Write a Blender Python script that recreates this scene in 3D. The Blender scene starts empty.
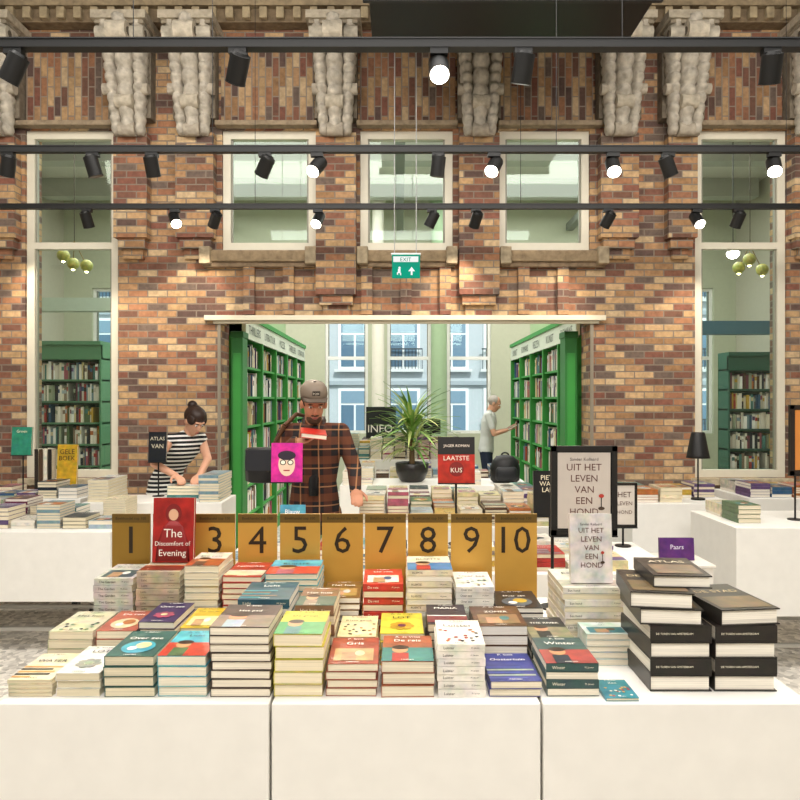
import bpy, math, random
import numpy as np
from mathutils import Vector, Matrix
random.seed(7)
scene=bpy.context.scene
F=700.0; CZ=1.6
def px(x,d): return (x-400)*d/F
def pz(y,d): return CZ-(y-400)*d/F
def lin(c): return c/12.92 if c<=0.04045 else ((c+0.055)/1.055)**2.4
def H(h):
    h=h.lstrip('#')
    if len(h)==3: h=''.join(q*2 for q in h)
    return tuple(lin(int(h[i:i+2],16)/255) for i in (0,2,4))+(1.0,)
# ------------------------------------------------ materials
def mat(name,rough=.5,metal=0,attr=True,col=None,kind=None,bump=0,spec=.4):
    m=bpy.data.materials.new(name); m.use_nodes=True; nt=m.node_tree; n=nt.nodes; l=nt.links
    b=n['Principled BSDF']; b.inputs['Roughness'].default_value=rough; b.inputs['Metallic'].default_value=metal
    b.inputs['Specular IOR Level'].default_value=spec
    tc=n.new('ShaderNodeTexCoord')
    if attr:
        a=n.new('ShaderNodeAttribute'); a.attribute_name='Col'; src=a.outputs['Color']
    else:
        r=n.new('ShaderNodeRGB'); r.outputs[0].default_value=col; src=r.outputs[0]
    def mul(src,fac,lo,hi):
        mr=n.new('ShaderNodeMapRange'); l.new(fac,mr.inputs[0]); mr.inputs[3].default_value=lo; mr.inputs[4].default_value=hi
        mx=n.new('ShaderNodeMix'); mx.data_type='RGBA'; mx.blend_type='MULTIPLY'; mx.inputs[0].default_value=1
        l.new(src,mx.inputs[6]); l.new(mr.outputs[0],mx.inputs[7]); return mx.outputs[2]
    if kind=='pages':
        mp=n.new('ShaderNodeMapping'); mp.inputs['Scale'].default_value=(3,3,420); l.new(tc.outputs['Object'],mp.inputs[0])
        no=n.new('ShaderNodeTexNoise'); no.inputs['Scale'].default_value=1; l.new(mp.outputs[0],no.inputs[0])
        src=mul(src,no.outputs[0],.6,1.25)
    elif kind=='noise':
        no=n.new('ShaderNodeTexNoise'); no.inputs['Scale'].default_value=bump; no.inputs['Detail'].default_value=6; l.new(tc.outputs['Object'],no.inputs[0])
        src=mul(src,no.outputs[0],.35,1.6)
        bp=n.new('ShaderNodeBump'); bp.inputs['Strength'].default_value=.5; bp.inputs['Distance'].default_value=.03; l.new(no.outputs[0],bp.inputs['Height']); l.new(bp.outputs[0],b.inputs['Normal'])
    elif kind=='art':
        no=n.new('ShaderNodeTexNoise'); no.inputs['Scale'].default_value=26; no.inputs['Detail'].default_value=3; l.new(tc.outputs['Object'],no.inputs[0])
        src=mul(src,no.outputs[0],.5,1.3)
        mx=n.new('ShaderNodeMix'); mx.data_type='RGBA'; mx.blend_type='OVERLAY'; mx.inputs[0].default_value=.3; l.new(src,mx.inputs[6]); l.new(no.outputs['Color'],mx.inputs[7]); src=mx.outputs[2]
    else:
        no=n.new('ShaderNodeTexNoise'); no.inputs['Scale'].default_value=14; l.new(tc.outputs['Object'],no.inputs[0])
        src=mul(src,no.outputs[0],.94,1.05)
    l.new(src,b.inputs['Base Color'])
    return m
M_ATT=mat('painted',.5); M_PAG=mat('paper_pages',.8,kind='pages',spec=.1); M_GLO=mat('gloss_cover',.3,kind='art')
M_MET=mat('metal',.35,metal=.8); M_STONE=mat('carved_stone',.9,kind='noise',bump=18)
def emit(name,strength):
    m=bpy.data.materials.new(name); m.use_nodes=True; nt=m.node_tree; nt.nodes.clear()
    o=nt.nodes.new('ShaderNodeOutputMaterial'); e=nt.nodes.new('ShaderNodeEmission'); a=nt.nodes.new('ShaderNodeAttribute'); a.attribute_name='Col'
    nt.links.new(a.outputs['Color'],e.inputs[0]); e.inputs[1].default_value=strength; nt.links.new(e.outputs[0],o.inputs[0]); return m
M_EMI=emit('lamp_glow',20); M_EMS=emit('sign_glow',1.0)
def glassmat(name,tint,refl):
    m=bpy.data.materials.new(name); m.use_nodes=True; nt=m.node_tree; nt.nodes.clear(); N=nt.nodes.new
    o=N('ShaderNodeOutputMaterial'); t=N('ShaderNodeBsdfTransparent'); t.inputs[0].default_value=tint
    g=N('ShaderNodeBsdfGlossy'); g.inputs['Roughness'].default_value=.03; g.inputs[0].default_value=(.85,1,.95,1)
    fr=N('ShaderNodeLayerWeight'); fr.inputs[0].default_value=refl
    mx=N('ShaderNodeMixShader'); nt.links.new(fr.outputs['Fresnel'],mx.inputs[0]); nt.links.new(t.outputs[0],mx.inputs[1]); nt.links.new(g.outputs[0],mx.inputs[2]); nt.links.new(mx.outputs[0],o.inputs[0]); return m
M_GLASS=glassmat('window_glass',(.86,.94,.9,1),.38)
ALL=[M_ATT,M_PAG,M_GLO,M_MET,M_STONE,M_EMI,M_EMS,M_GLASS]
ATT,PAG,GLO,MET,STO,EMI,EMS,GLA=range(8)

def brick(name,swap=False,dark=1.0):
    m=bpy.data.materials.new(name); m.use_nodes=True; nt=m.node_tree; n=nt.nodes; l=nt.links; b=n['Principled BSDF']
    tc=n.new('ShaderNodeTexCoord'); sp=n.new('ShaderNodeSeparateXYZ'); l.new(tc.outputs['Object'],sp.inputs[0])
    ad=n.new('ShaderNodeMath'); ad.operation='ADD'; l.new(sp.outputs[0],ad.inputs[0]); l.new(sp.outputs[1],ad.inputs[1])
    cb=n.new('ShaderNodeCombineXYZ')
    a,c=(ad.outputs[0],sp.outputs[2])
    if swap: a,c=c,a
    l.new(a,cb.inputs[0]); l.new(c,cb.inputs[1])
    br=n.new('ShaderNodeTexBrick'); l.new(cb.outputs[0],br.inputs[0])
    br.inputs['Color1'].default_value=(0,0,0,1); br.inputs['Color2'].default_value=(1,1,1,1); br.inputs['Mortar'].default_value=(.5,.5,.5,1)
    br.inputs['Scale'].default_value=1; br.inputs['Mortar Size'].default_value=.006; br.inputs['Mortar Smooth'].default_value=.3
    br.inputs['Brick Width'].default_value=.178; br.inputs['Row Height'].default_value=.062; br.inputs['Bias'].default_value=0
    cr=n.new('ShaderNodeValToRGB'); l.new(br.outputs['Color'],cr.inputs[0]); cr.color_ramp.interpolation='CONSTANT'
    cols=['#6e4c3c','#ac8762','#845844','#bd9c74','#5e4840','#a9825c','#91644a','#c0a580','#775040','#9c6d4e','#6a594e','#b09068','#7e5040','#b8946a','#64493e','#98734f']
    el=cr.color_ramp.elements; NC=len(cols)
    for i,h in enumerate(cols):
        e=el[i] if i<2 else el.new(i/NC)
        e.position=i/NC
    for i,h in enumerate(cols):
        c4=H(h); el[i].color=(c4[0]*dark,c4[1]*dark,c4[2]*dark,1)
    no=n.new('ShaderNodeTexNoise'); no.inputs['Scale'].default_value=26; no.inputs['Detail'].default_value=5; l.new(tc.outputs['Object'],no.inputs[0])
    mr=n.new('ShaderNodeMapRange'); l.new(no.outputs[0],mr.inputs[0]); mr.inputs[3].default_value=.45; mr.inputs[4].default_value=1.5
    mx=n.new('ShaderNodeMix'); mx.data_type='RGBA'; mx.blend_type='MULTIPLY'; mx.inputs[0].default_value=1; l.new(cr.outputs[0],mx.inputs[6]); l.new(mr.outputs[0],mx.inputs[7])
    n2=n.new('ShaderNodeTexNoise'); n2.inputs['Scale'].default_value=1.1; l.new(tc.outputs['Object'],n2.inputs[0])
    mr2=n.new('ShaderNodeMapRange'); l.new(n2.outputs[0],mr2.inputs[0]); mr2.inputs[3].default_value=.8; mr2.inputs[4].default_value=1.25
    mx3=n.new('ShaderNodeMix'); mx3.data_type='RGBA'; mx3.blend_type='MULTIPLY'; mx3.inputs[0].default_value=1; l.new(mx.outputs[2],mx3.inputs[6]); l.new(mr2.outputs[0],mx3.inputs[7])
    m2=n.new('ShaderNodeMix'); m2.data_type='RGBA'; l.new(br.outputs['Fac'],m2.inputs[0]); l.new(mx3.outputs[2],m2.inputs[6]); m2.inputs[7].default_value=H('#83776a')
    l.new(m2.outputs[2],b.inputs['Base Color']); b.inputs['Roughness'].default_value=.85
    bp=n.new('ShaderNodeBump'); bp.invert=True; bp.inputs['Strength'].default_value=.7; bp.inputs['Distance'].default_value=.012; l.new(br.outputs['Fac'],bp.inputs['Height']); l.new(bp.outputs[0],b.inputs['Normal'])
    return m
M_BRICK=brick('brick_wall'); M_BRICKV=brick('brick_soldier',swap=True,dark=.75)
def terrazzo():
    m=bpy.data.materials.new('speckled_floor'); m.use_nodes=True; nt=m.node_tree; n=nt.nodes; l=nt.links; b=n['Principled BSDF']
    tc=n.new('ShaderNodeTexCoord'); v=n.new('ShaderNodeTexVoronoi'); v.inputs['Scale'].default_value=34; l.new(tc.outputs['Object'],v.inputs[0])
    cr=n.new('ShaderNodeValToRGB'); l.new(v.outputs['Color'],cr.inputs[0]); cr.color_ramp.elements[0].color=H('#9a948c'); cr.color_ramp.elements[1].color=H('#fbf5ea')
    l.new(cr.outputs[0],b.inputs['Base Color']); b.inputs['Roughness'].default_value=.4; return m
M_FLOOR=terrazzo()
def plaid():
    m=bpy.data.materials.new('plaid_flannel'); m.use_nodes=True; nt=m.node_tree; n=nt.nodes; l=nt.links; b=n['Principled BSDF']
    tc=n.new('ShaderNodeTexCoord'); sp=n.new('ShaderNodeSeparateXYZ'); l.new(tc.outputs['Object'],sp.inputs[0])
    def stripe(o,per,w,off=0):
        a=n.new('ShaderNodeMath'); a.operation='ADD'; a.inputs[1].default_value=off+50*per; l.new(o,a.inputs[0])
        md=n.new('ShaderNodeMath'); md.operation='MODULO'; md.inputs[1].default_value=per; l.new(a.outputs[0],md.inputs[0])
        c=n.new('ShaderNodeMath'); c.operation='LESS_THAN'; c.inputs[1].default_value=w; l.new(md.outputs[0],c.inputs[0]); return c.outputs[0]
    def mix(fac,f,c1,colr):
        k=n.new('ShaderNodeMath'); k.operation='MULTIPLY'; k.inputs[1].default_value=f; l.new(fac,k.inputs[0])
        x=n.new('ShaderNodeMix'); x.data_type='RGBA'; l.new(k.outputs[0],x.inputs[0])
        if isinstance(c1,tuple): x.inputs[6].default_value=c1
        else: l.new(c1,x.inputs[6])
        x.inputs[7].default_value=colr; return x.outputs[2]
    c=mix(stripe(sp.outputs[0],.12,.05),.6,H('#201a1c'),H('#5a3020'))
    c=mix(stripe(sp.outputs[2],.12,.05),.5,c,H('#7c4526'))
    c=mix(stripe(sp.outputs[0],.12,.008,.03),.55,c,H('#c08a5c'))
    c=mix(stripe(sp.outputs[2],.12,.008,.03),.55,c,H('#c08a5c'))
    l.new(c,b.inputs['Base Color']); b.inputs['Roughness'].default_value=.9; return m
def stripes():
    m=bpy.data.materials.new('striped_knit'); m.use_nodes=True; nt=m.node_tree; n=nt.nodes; l=nt.links; b=n['Principled BSDF']
    tc=n.new('ShaderNodeTexCoord'); w=n.new('ShaderNodeTexWave'); w.bands_direction='Z'; w.inputs['Scale'].default_value=9; l.new(tc.outputs['Object'],w.inputs[0])
    cr=n.new('ShaderNodeValToRGB'); cr.color_ramp.interpolation='CONSTANT'; cr.color_ramp.elements[0].color=H('#15161a'); cr.color_ramp.elements[1].position=.62; cr.color_ramp.elements[1].color=H('#e8e6e0')
    l.new(w.outputs[0],cr.inputs[0]); l.new(cr.outputs[0],b.inputs['Base Color']); b.inputs['Roughness'].default_value=.9; return m
def solid(name,h,r=.7): return mat(name,r,attr=False,col=H(h))

# ------------------------------------------------ builder
_tc={}
def text_geo(s):
    if s in _tc: return _tc[s]
    cu=bpy.data.curves.new('t','FONT'); cu.body=s; cu.size=1; cu.resolution_u=2; cu.align_x='LEFT'
    ob=bpy.data.objects.new('t',cu); scene.collection.objects.link(ob)
    dg=bpy.context.evaluated_depsgraph_get(); me=bpy.data.meshes.new_from_object(ob.evaluated_get(dg))
    v=[tuple(p.co) for p in me.vertices]; f=[tuple(p.vertices) for p in me.polygons]
    bpy.data.objects.remove(ob); bpy.data.curves.remove(cu); bpy.data.meshes.remove(me)
    if v:
        x0=min(p[0] for p in v); x1=max(p[0] for p in v); y0=min(p[1] for p in v); y1=max(p[1] for p in v)
        v=[(p[0]-x0,p[1]-y0) for p in v]; _tc[s]=(v,f,x1-x0,y1-y0)
    else: _tc[s]=([],[],1,1)
    return _tc[s]
BF=[(0,3,2,1),(4,5,6,7),(0,1,5,4),(1,2,6,5),(2,3,7,6),(3,0,4,7)]
class B:
    def __init__(s): s.v=[];s.f=[];s.c=[];s.m=[];s.s=[]
    def add(s,v,f,col,mt=0,M=None,sm=False):
        o=len(s.v)
        if isinstance(col,str): col=H(col)
        for p in v:
            p=Vector(p)
            s.v.append(tuple(M@p) if M is not None else tuple(p))
        for q in f:
            s.f.append(tuple(i+o for i in q)); s.c.append(col); s.m.append(mt); s.s.append(sm)
    def box(s,x0,x1,y0,y1,z0,z1,col,mt=0,M=None):
        s.add([(x0,y0,z0),(x1,y0,z0),(x1,y1,z0),(x0,y1,z0),(x0,y0,z1),(x1,y0,z1),(x1,y1,z1),(x0,y1,z1)],BF,col,mt,M)
    def quad(s,o,U,V,w,h,col,mt=0,M=None,off=.0006):
        o=Vector(o);U=Vector(U);V=Vector(V);N=U.cross(V); o=o+N*off
        s.add([o,o+U*w,o+U*w+V*h,o+V*h],[(0,1,2,3)],col,mt,M)
    def disc(s,o,U,V,rx,ry,col,mt=0,M=None,off=.0008,n=20):
        o=Vector(o);U=Vector(U);V=Vector(V);N=U.cross(V); o=o+N*off
        s.add([o+U*rx*math.cos(2*math.pi*i/n)+V*ry*math.sin(2*math.pi*i/n) for i in range(n)],[tuple(range(n))],col,mt,M)
    def text(s,t,o,U,V,w,h,col,mt=0,M=None,off=.001,center=True):
        v,f,tw,th=text_geo(t)
        if not v: return
        k=min(w/tw,h/th); o=Vector(o);U=Vector(U);V=Vector(V);N=U.cross(V)
        ox=(w-tw*k)/2 if center else 0; oy=(h-th*k)/2
        s.add([o+U*(ox+p[0]*k)+V*(oy+p[1]*k)+N*off for p in v],f,col,mt,M)
    def ell(s,c,r,col,mt=0,M=None,n=16,k=10):
        v=[];f=[]
        for j in range(1,k):
            a=math.pi*j/k
            for i in range(n):
                b=2*math.pi*i/n; v.append((c[0]+r[0]*math.sin(a)*math.cos(b),c[1]+r[1]*math.sin(a)*math.sin(b),c[2]+r[2]*math.cos(a)))
        top=len(v); v.append((c[0],c[1],c[2]+r[2])); v.append((c[0],c[1],c[2]-r[2]))
        for j in range(k-2):
            for i in range(n):
                i2=(i+1)%n; f.append((j*n+i,(j+1)*n+i,(j+1)*n+i2,j*n+i2))
        for i in range(n):
            i2=(i+1)%n; f.append((top,i,i2)); f.append((top+1,(k-2)*n+i2,(k-2)*n+i))
        s.add(v,f,col,mt,M,True)
    def cyl(s,p0,p1,r0,r1,col,mt=0,M=None,n=14,capm=None,capc=None):
        p0=Vector(p0);p1=Vector(p1);d=(p1-p0).normalized()
        a=d.orthogonal().normalized(); b=d.cross(a)
        v=[p0+(a*math.cos(2*math.pi*i/n)+b*math.sin(2*math.pi*i/n))*r0 for i in range(n)]+[p1+(a*math.cos(2*math.pi*i/n)+b*math.sin(2*math.pi*i/n))*r1 for i in range(n)]
        s.add(v,[(i,(i+1)%n,n+(i+1)%n,n+i) for i in range(n)],col,mt,M,True)
        s.add(v[:n],[tuple(range(n-1,-1,-1))],col,mt,M)
        s.add(v[n:],[tuple(range(n))],capc or col,mt if capm is None else capm,M)
    def loft(s,rings,col,mt=0,M=None,n=18):
        v=[];f=[]
        for c,A,Bv in rings:
            c=Vector(c);A=Vector(A);Bv=Vector(Bv)
            for i in range(n):
                t=2*math.pi*i/n; v.append(c+A*math.cos(t)+Bv*math.sin(t))
        for j in range(len(rings)-1):
            for i in range(n):
                i2=(i+1)%n; f.append((j*n+i,j*n+i2,(j+1)*n+i2,(j+1)*n+i))
        f.append(tuple(range(n-1,-1,-1))); f.append(tuple(range((len(rings)-1)*n,len(rings)*n)))
        s.add(v,f,col,mt,M,True)
    def lathe(s,prof,c,col,mt=0,M=None,n=24):
        s.loft([((c[0],c[1],c[2]+z),(r,0,0),(0,r,0)) for r,z in prof],col,mt,M,n)
    def make(s,name,mats=None,bevel=0,parent=None):
        me=bpy.data.meshes.new(name); me.from_pydata(s.v,[],s.f)
        src=mats or ALL; used=sorted(set(s.m)); mp={u:i for i,u in enumerate(used)}
        for u in used: me.materials.append(src[u])
        me.polygons.foreach_set('material_index',[mp[i] for i in s.m]); me.polygons.foreach_set('use_smooth',s.s)
        ca=me.color_attributes.new('Col','FLOAT_COLOR','CORNER')
        arr=np.repeat(np.array(s.c,dtype=np.float32),[len(f) for f in s.f],axis=0); ca.data.foreach_set('color',arr.ravel())
        me.update(); ob=bpy.data.objects.new(name,me); scene.collection.objects.link(ob)
        if bevel:
            bm=ob.modifiers.new('b','BEVEL'); bm.width=bevel; bm.segments=2; bm.limit_method='ANGLE'
        if parent: ob.parent=parent
        return ob
X=Vector((1,0,0));Y=Vector((0,1,0));Z=Vector((0,0,1))
def rotM(c,az,ax=0):
    return Matrix.Translation(c)@Matrix.Rotation(az,4,'Z')@Matrix.Rotation(ax,4,'X')@Matrix.Translation(-Vector(c))

# ------------------------------------------------ room shell
def wall_open(name,x0,x1,z0,z1,y0,y1,ops,material):
    xs=sorted({x0,x1}|{o[0] for o in ops}|{o[1] for o in ops}); zs=sorted({z0,z1}|{o[2] for o in ops}|{o[3] for o in ops})
    b=B()
    for i in range(len(xs)-1):
        for j in range(len(zs)-1):
            cx=(xs[i]+xs[i+1])/2; cz=(zs[j]+zs[j+1])/2
            if any(o[0]<cx<o[1] and o[2]<cz<o[3] for o in ops): continue
            b.box(xs[i],xs[i+1],y0,y1,zs[j],zs[j+1],'#ffffff')
    return b.make(name,[material])
WY=6.4; WT=.3
wp=lambda x:px(x,WY); wz=lambda y:pz(y,WY)
win=[(wp(25),wp(118),wz(478),wz(130)),(wp(222),wp(316),wz(250),wz(130)),(wp(360),wp(453),wz(250),wz(130)),(wp(498),wp(590),wz(250),wz(130)),(wp(695),wp(787),wz(478),wz(130))]
door=(wp(221),wp(590),0.0,wz(320))
wall_open('wall_front',-6,6,0,5.25,WY,WY+WT,win+[door],M_BRICK)
def room_box(name,a,col,mt=0,mats=None):
    b=B(); b.box(*a,col,mt); return b.make(name,mats)
b=B(); b.box(-6.2,6.2,-3.2,12.8,-.1,0,'#ffffff'); b.make('floor',[M_FLOOR])
room_box('ceiling',(-6.2,6.2,-3.2,WY,5.25,5.4),'#1c1b1a')
room_box('ceiling_rear',(-6.2,6.2,WY,12.8,5.25,5.4),'#dedcd2')
room_box('wall_left',(-6.2,-6,-3.2,12.8,0,5.25),'#b9b4a4')
room_box('wall_right',(6,6.2,-3.2,12.8,0,5.25),'#b9b4a4')
room_box('wall_back',(-6,6,-3.2,-3,0,5.25),'#c8c2b4')
FY=12.5
fw=[(px(a,FY),px(c,FY),1.0,3.6) for a,c in ((325,368),(387,431),(447,491))]+[(-3.9,-2.9,1,3.6),(2.9,3.9,1,3.6),(-5.5,-4.5,1,3.6),(4.6,5.6,1,3.6)]
M_GREENW=solid('pale_green_plaster','#bec2aa',.85)
wall_open('wall_rear',-6,6,0,5.25,FY,FY+.3,fw,M_GREENW)
wn=[0]
def window(o,y,dep,fw_=.075,trans=(),mull=(),col='#ddd6c2'):
    wn[0]+=1; b=B(); x0,x1,z0,z1=o; e=.002
    x0+=e;x1-=e;z0+=e;z1-=e
    b.box(x0,x0+fw_,y,y+dep,z0,z1,col); b.box(x1-fw_,x1,y,y+dep,z0,z1,col); b.box(x0+fw_,x1-fw_,y,y+dep,z1-fw_,z1,col); b.box(x0+fw_,x1-fw_,y,y+dep,z0,z0+fw_,col)
    for t in trans: b.box(x0+fw_,x1-fw_,y,y+dep,t-.03,t+.03,col)
    for t in mull: b.box(t-.02,t+.02,y,y+dep,z0+fw_,z1-fw_,col)
    i=fw_+.001
    for a in ((x0+i,x0+i+.015,z0+i,z1-i),(x1-i-.015,x1-i,z0+i,z1-i)): b.box(a[0],a[1],y+dep*.25,y+dep*.75,a[2],a[3],'#8c8a7c')
    b.add([(x0+fw_,y+dep*.5,z0+fw_),(x1-fw_,y+dep*.5,z0+fw_),(x1-fw_,y+dep*.5,z1-fw_),(x0+fw_,y+dep*.5,z1-fw_)],[(0,1,2,3)],'#ffffff',GLA)
    return b.make('window_%d'%wn[0])
for i,o in enumerate(win): window(o,WY+.03,.07,.07,trans=((wz(245),) if i in(0,4) else ()),col='#d8d2c0')
for o in fw: window(o,FY+.05,.08,.05,trans=(2.35,),col='#f0f0ec')
b=B(); b.box(wp(206),wp(604),WY-.07,WY-.001,wz(321),wz(316),'#dcd4bd'); b.box(wp(214),wp(598),WY-.04,WY-.001,wz(324),wz(321),'#c2b89f')
b.make('trim_1',bevel=.004)
b=B()
for o in (win[0],win[4]): b.box(o[0]-.04,o[1]+.04,WY-.06,WY-.001,o[2]-.06,o[2],'#bcae93',STO)
b.make('trim_2',bevel=.005)
b=B()
b.box(wp(590),wp(593),WY-.02,WY-.001,0,wz(324),'#8a8070'); b.box(wp(218),wp(221),WY-.02,WY-.001,0,wz(324),'#8a8070'); b.make('trim_3')
b=B()
def pier(xc,w,zb):
    x=wp(xc); hw=w/2
    b.box(x-hw,x+hw,WY-.12,WY-.0005,zb+.18,4.0,'#ffffff'); b.box(x-hw+.03,x+hw-.03,WY-.09,WY-.0005,zb+.09,zb+.18,'#ffffff'); b.box(x-hw+.06,x+hw-.06,WY-.05,WY-.0005,zb,zb+.09,'#ffffff')
for xc,w,zy in ((135,.3,262),(198,.34,262),(337,.36,318),(478,.36,318),(616,.34,262),(678,.26,262),(6,.28,262),(803,.28,262)): pier(xc,w,wz(zy)+.02)
for i in range(9):
    x=wp(250+i*39)
    if abs(x-wp(337))<.26 or abs(x-wp(478))<.26: continue
    b.box(x-.05,x+.05,WY-.05,WY-.0005,wz(316)+.01,wz(268),'#ffffff')
b.make('trim_4',[M_BRICK])
b=B()
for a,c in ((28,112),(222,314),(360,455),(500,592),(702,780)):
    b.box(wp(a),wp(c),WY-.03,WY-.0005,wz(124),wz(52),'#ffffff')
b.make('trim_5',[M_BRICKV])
b=B()
for a,c in ((202,318),(357,457),(498,606)):
    b.box(wp(a),wp(c),WY-.09,WY-.001,wz(263),wz(252),'#a08b6e',STO); b.box(wp(a)+.02,wp(c)-.02,WY-.06,WY-.001,wz(268),wz(263),'#8c7860',STO)
    for q in (a+6,c-6): b.box(wp(q)-.05,wp(q)+.05,WY-.13,WY-.001,wz(266),wz(249),'#aa9a80',STO)
for a,c in ((-30,120),(217,318),(357,457),(497,600),(697,830)):
    b.box(wp(a),wp(c),WY-.1,WY-.001,wz(129),wz(124),'#94836c',STO)
b.make('trim_6',bevel=.008)
b=B(); b.box(-4.5,4.5,WY-.2,WY-.001,5.1,5.24,'#96856a',STO); b.box(-4.5,4.5,WY-.14,WY-.001,4.98,5.1,'#7c6b54',STO)
for i in range(60): b.box(-4.4+i*.15,-4.33+i*.15,WY-.2,WY-.14,4.99,5.09,'#a39376',STO)
b.make('trim_7',bevel=.008)
def corbel(xc):
    b=B(); x=wp(xc); zt=wz(38); zb=wz(141); y=WY-.12; c='#b8b0a2'
    hgt=zt-zb
    for k,(dx,r,pr) in enumerate(((-.145,.066,.85),(0,.088,1.1),(.145,.066,.85))):
        rings=[]; N=60; nb=7 if k==1 else 11
        for i in range(N+1):
            t=i/N; env=.06+.22*(t**.8)*pr
            bead=.62+.38*abs(math.sin(t*math.pi*nb))
            if t>.92: bead=1
            cy=y-env*.5+.01
            rings.append(((x+dx*(.7+.3*t),cy,zb+t*hgt),(r*(.5+.5*bead)*(.6+.4*t**.5),0,0),(0,(env*.5+.03)*bead,0)))
        b.loft(rings,c,STO,n=14)
    b.box(x-.19,x+.19,WY-.125,WY-.001,zb+.16,zt-.02,'#766c5d',STO)
    b.box(x-.235,x+.235,WY-.40,WY-.001,zt-.03,zt+.04,'#b0a592',STO); b.box(x-.21,x+.21,WY-.37,WY-.13,zt-.06,zt-.03,'#8d8372',STO)
    for dx in (-.15,.15):
        b.cyl((x+dx-.06,y-.2,zt-.13),(x+dx+.06,y-.2,zt-.13),.065,.065,'#b8b0a0',STO); b.cyl((x+dx-.065,y-.2,zt-.13),(x+dx+.065,y-.2,zt-.13),.028,.028,'#5f564a',STO)
        b.cyl((x+dx-.05,y-.09,zb+.38),(x+dx+.05,y-.09,zb+.38),.05,.05,'#aca292',STO)
    b.cyl((x-.085,y-.27,zt-.14),(x+.085,y-.27,zt-.14),.085,.085,'#c2b8a6',STO); b.cyl((x-.09,y-.27,zt-.14),(x+.09,y-.27,zt-.14),.035,.035,'#5f564a',STO)
    b.cyl((x-.075,y-.12,zb+.26),(x+.075,y-.12,zb+.26),.06,.06,'#b6ac9a',STO)
    b.cyl((x-.07,y-.05,zb+.04),(x+.07,y-.05,zb+.04),.06,.06,'#aaa090',STO)
    b.make('stone_corbel')
for xc in (6,135,198,337,478,616,678,803): corbel(xc)
b=B(); b.box(-.21,1.72,4.7,5.3,4.3,4.95,'#141414'); b.box(-.25,1.76,4.66,4.7,4.26,4.34,'#222222')
for x in (-.1,.75,1.6): b.cyl((x,5,4.95),(x,5,5.249),.012,.012,'#111111')
b.make('air_duct',bevel=.01)

# ------------------------------------------------ tracks & spots
TR=[(4.48,150),(5.8,207),(3.15,45)]
tz={}
for d,y in TR:
    z=pz(y,d); tz[d]=z; b=B(); L=4.2
    w=.022; b.box(-L,L,d-w,d+w,z-.018,z+.018,'#0e0e0e'); b.box(-L,L,d-w-.004,d+w+.004,z+.018,z+.024,'#1d1d1d')
    if d<4: b.box(-L,L,d+.05,d+.09,z+.01,z+.04,'#121212'); b.box(-L,L,d-.01,d+.06,z+.024,z+.03,'#121212')
    for x in (-3.4,-1.2,1.0,3.2): b.cyl((x,d,z+.02),(x,d,5.249),.0025,.0025,'#222222',n=6)
    b.make('lighting_track')
def spot(x,y,d,lit,ang=None):
    b=B(); X0=px(x,d); z=tz[d]; 
    b.box(X0-.04,X0+.04,d-.018,d+.018,z-.045,z-.0185,'#101010')
    b.cyl((X0,d,z-.045),(X0,d,z-.085),.008,.008,'#101010',n=8)
    a=random.uniform(-.9,.9) if ang is None else ang
    tx,ty=(math.sin(a)*.5,-.6) if lit else (math.sin(a)*.6,random.uniform(.1,.7))
    dr=Vector((tx,ty,-.7)).normalized(); c=Vector((X0,d,z-.105)); Ld=.12
    p0=c-dr*Ld*.5; p1=c+dr*Ld*.5
    b.cyl(p0,p0-dr*.012,.036,.03,'#0c0c0c'); b.cyl(p0,p1,.045,.045,'#121212',n=20)
    b.cyl(p1,p1+dr*.004,.047,.047,'#1a1a1a',n=20)
    b.cyl(p1+dr*.0045,p1+dr*.006,.042,.04,'#fff3dd' if lit else '#3a3630',EMI if lit else GLO,n=18)
    if lit: b.ell(p1+dr*.004,(.034,.034,.034),'#fff6e4',EMI)
    b.make('track_spotlight')
    if lit or d==5.8:
        ld=bpy.data.lights.new('spot','SPOT'); ld.energy=52 if lit else 34; ld.spot_size=1.5 if lit else 1.2; ld.spot_blend=.8; ld.shadow_soft_size=.03; ld.color=(1,.86,.68)
        lo=bpy.data.objects.new('track_lamp',ld); lo.location=p1+dr*.07; lo.rotation_euler=dr.to_track_quat('-Z','Y').to_euler(); scene.collection.objects.link(lo)
for x,l in ((8,0),(93,0),(152,0),(265,0),(317,1),(438,0),(494,1),(613,1),(668,0),(774,1)): spot(x,165,4.48,l)
for x,l in ((-10,0),(87,0),(175,1),(215,0),(318,1),(432,0),(476,0),(608,0),(697,1),(738,0)): spot(x,219,5.8,l)
for x,l in ((14,0),(238,0),(439,1),(523,0),(771,0)): spot(x,67,3.15,l,0 if l else None)
b=B(); d=5.6; x0,x1=px(392,d),px(420,d); z0,z1=pz(278,d),pz(255,d); xm=(x0+x1)/2
b.box(x0,x1,d-.02,d+.02,z0,z1,'#1f9a7c',EMS); b.box(x0-.006,x1+.006,d-.022,d+.022,z1,z1+.012,'#dddddd')
b.quad((x0+.008,d-.02,z0+.01),X,Z,(x1-x0)-.016,.07,'#18a080',EMS)
b.quad((x0+.01,d-.02,z1-.06),X,Z,.2,.045,'#f4f4f0',EMS,off=.001); b.text('EXIT',(x0+.02,d-.02,z1-.055),X,Z,.18,.03,'#128a6c',EMS,off=.002)
ax=x0+.15; b.quad((ax,d-.02,z0+.02),X,Z,.014,.045,'#ffffff',EMS,off=.002); b.add([(ax-.02,d-.0225,z0+.05),(ax+.034,d-.0225,z0+.05),(ax+.007,d-.0225,z0+.085)],[(0,1,2)],'#ffffff',EMS)
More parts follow.
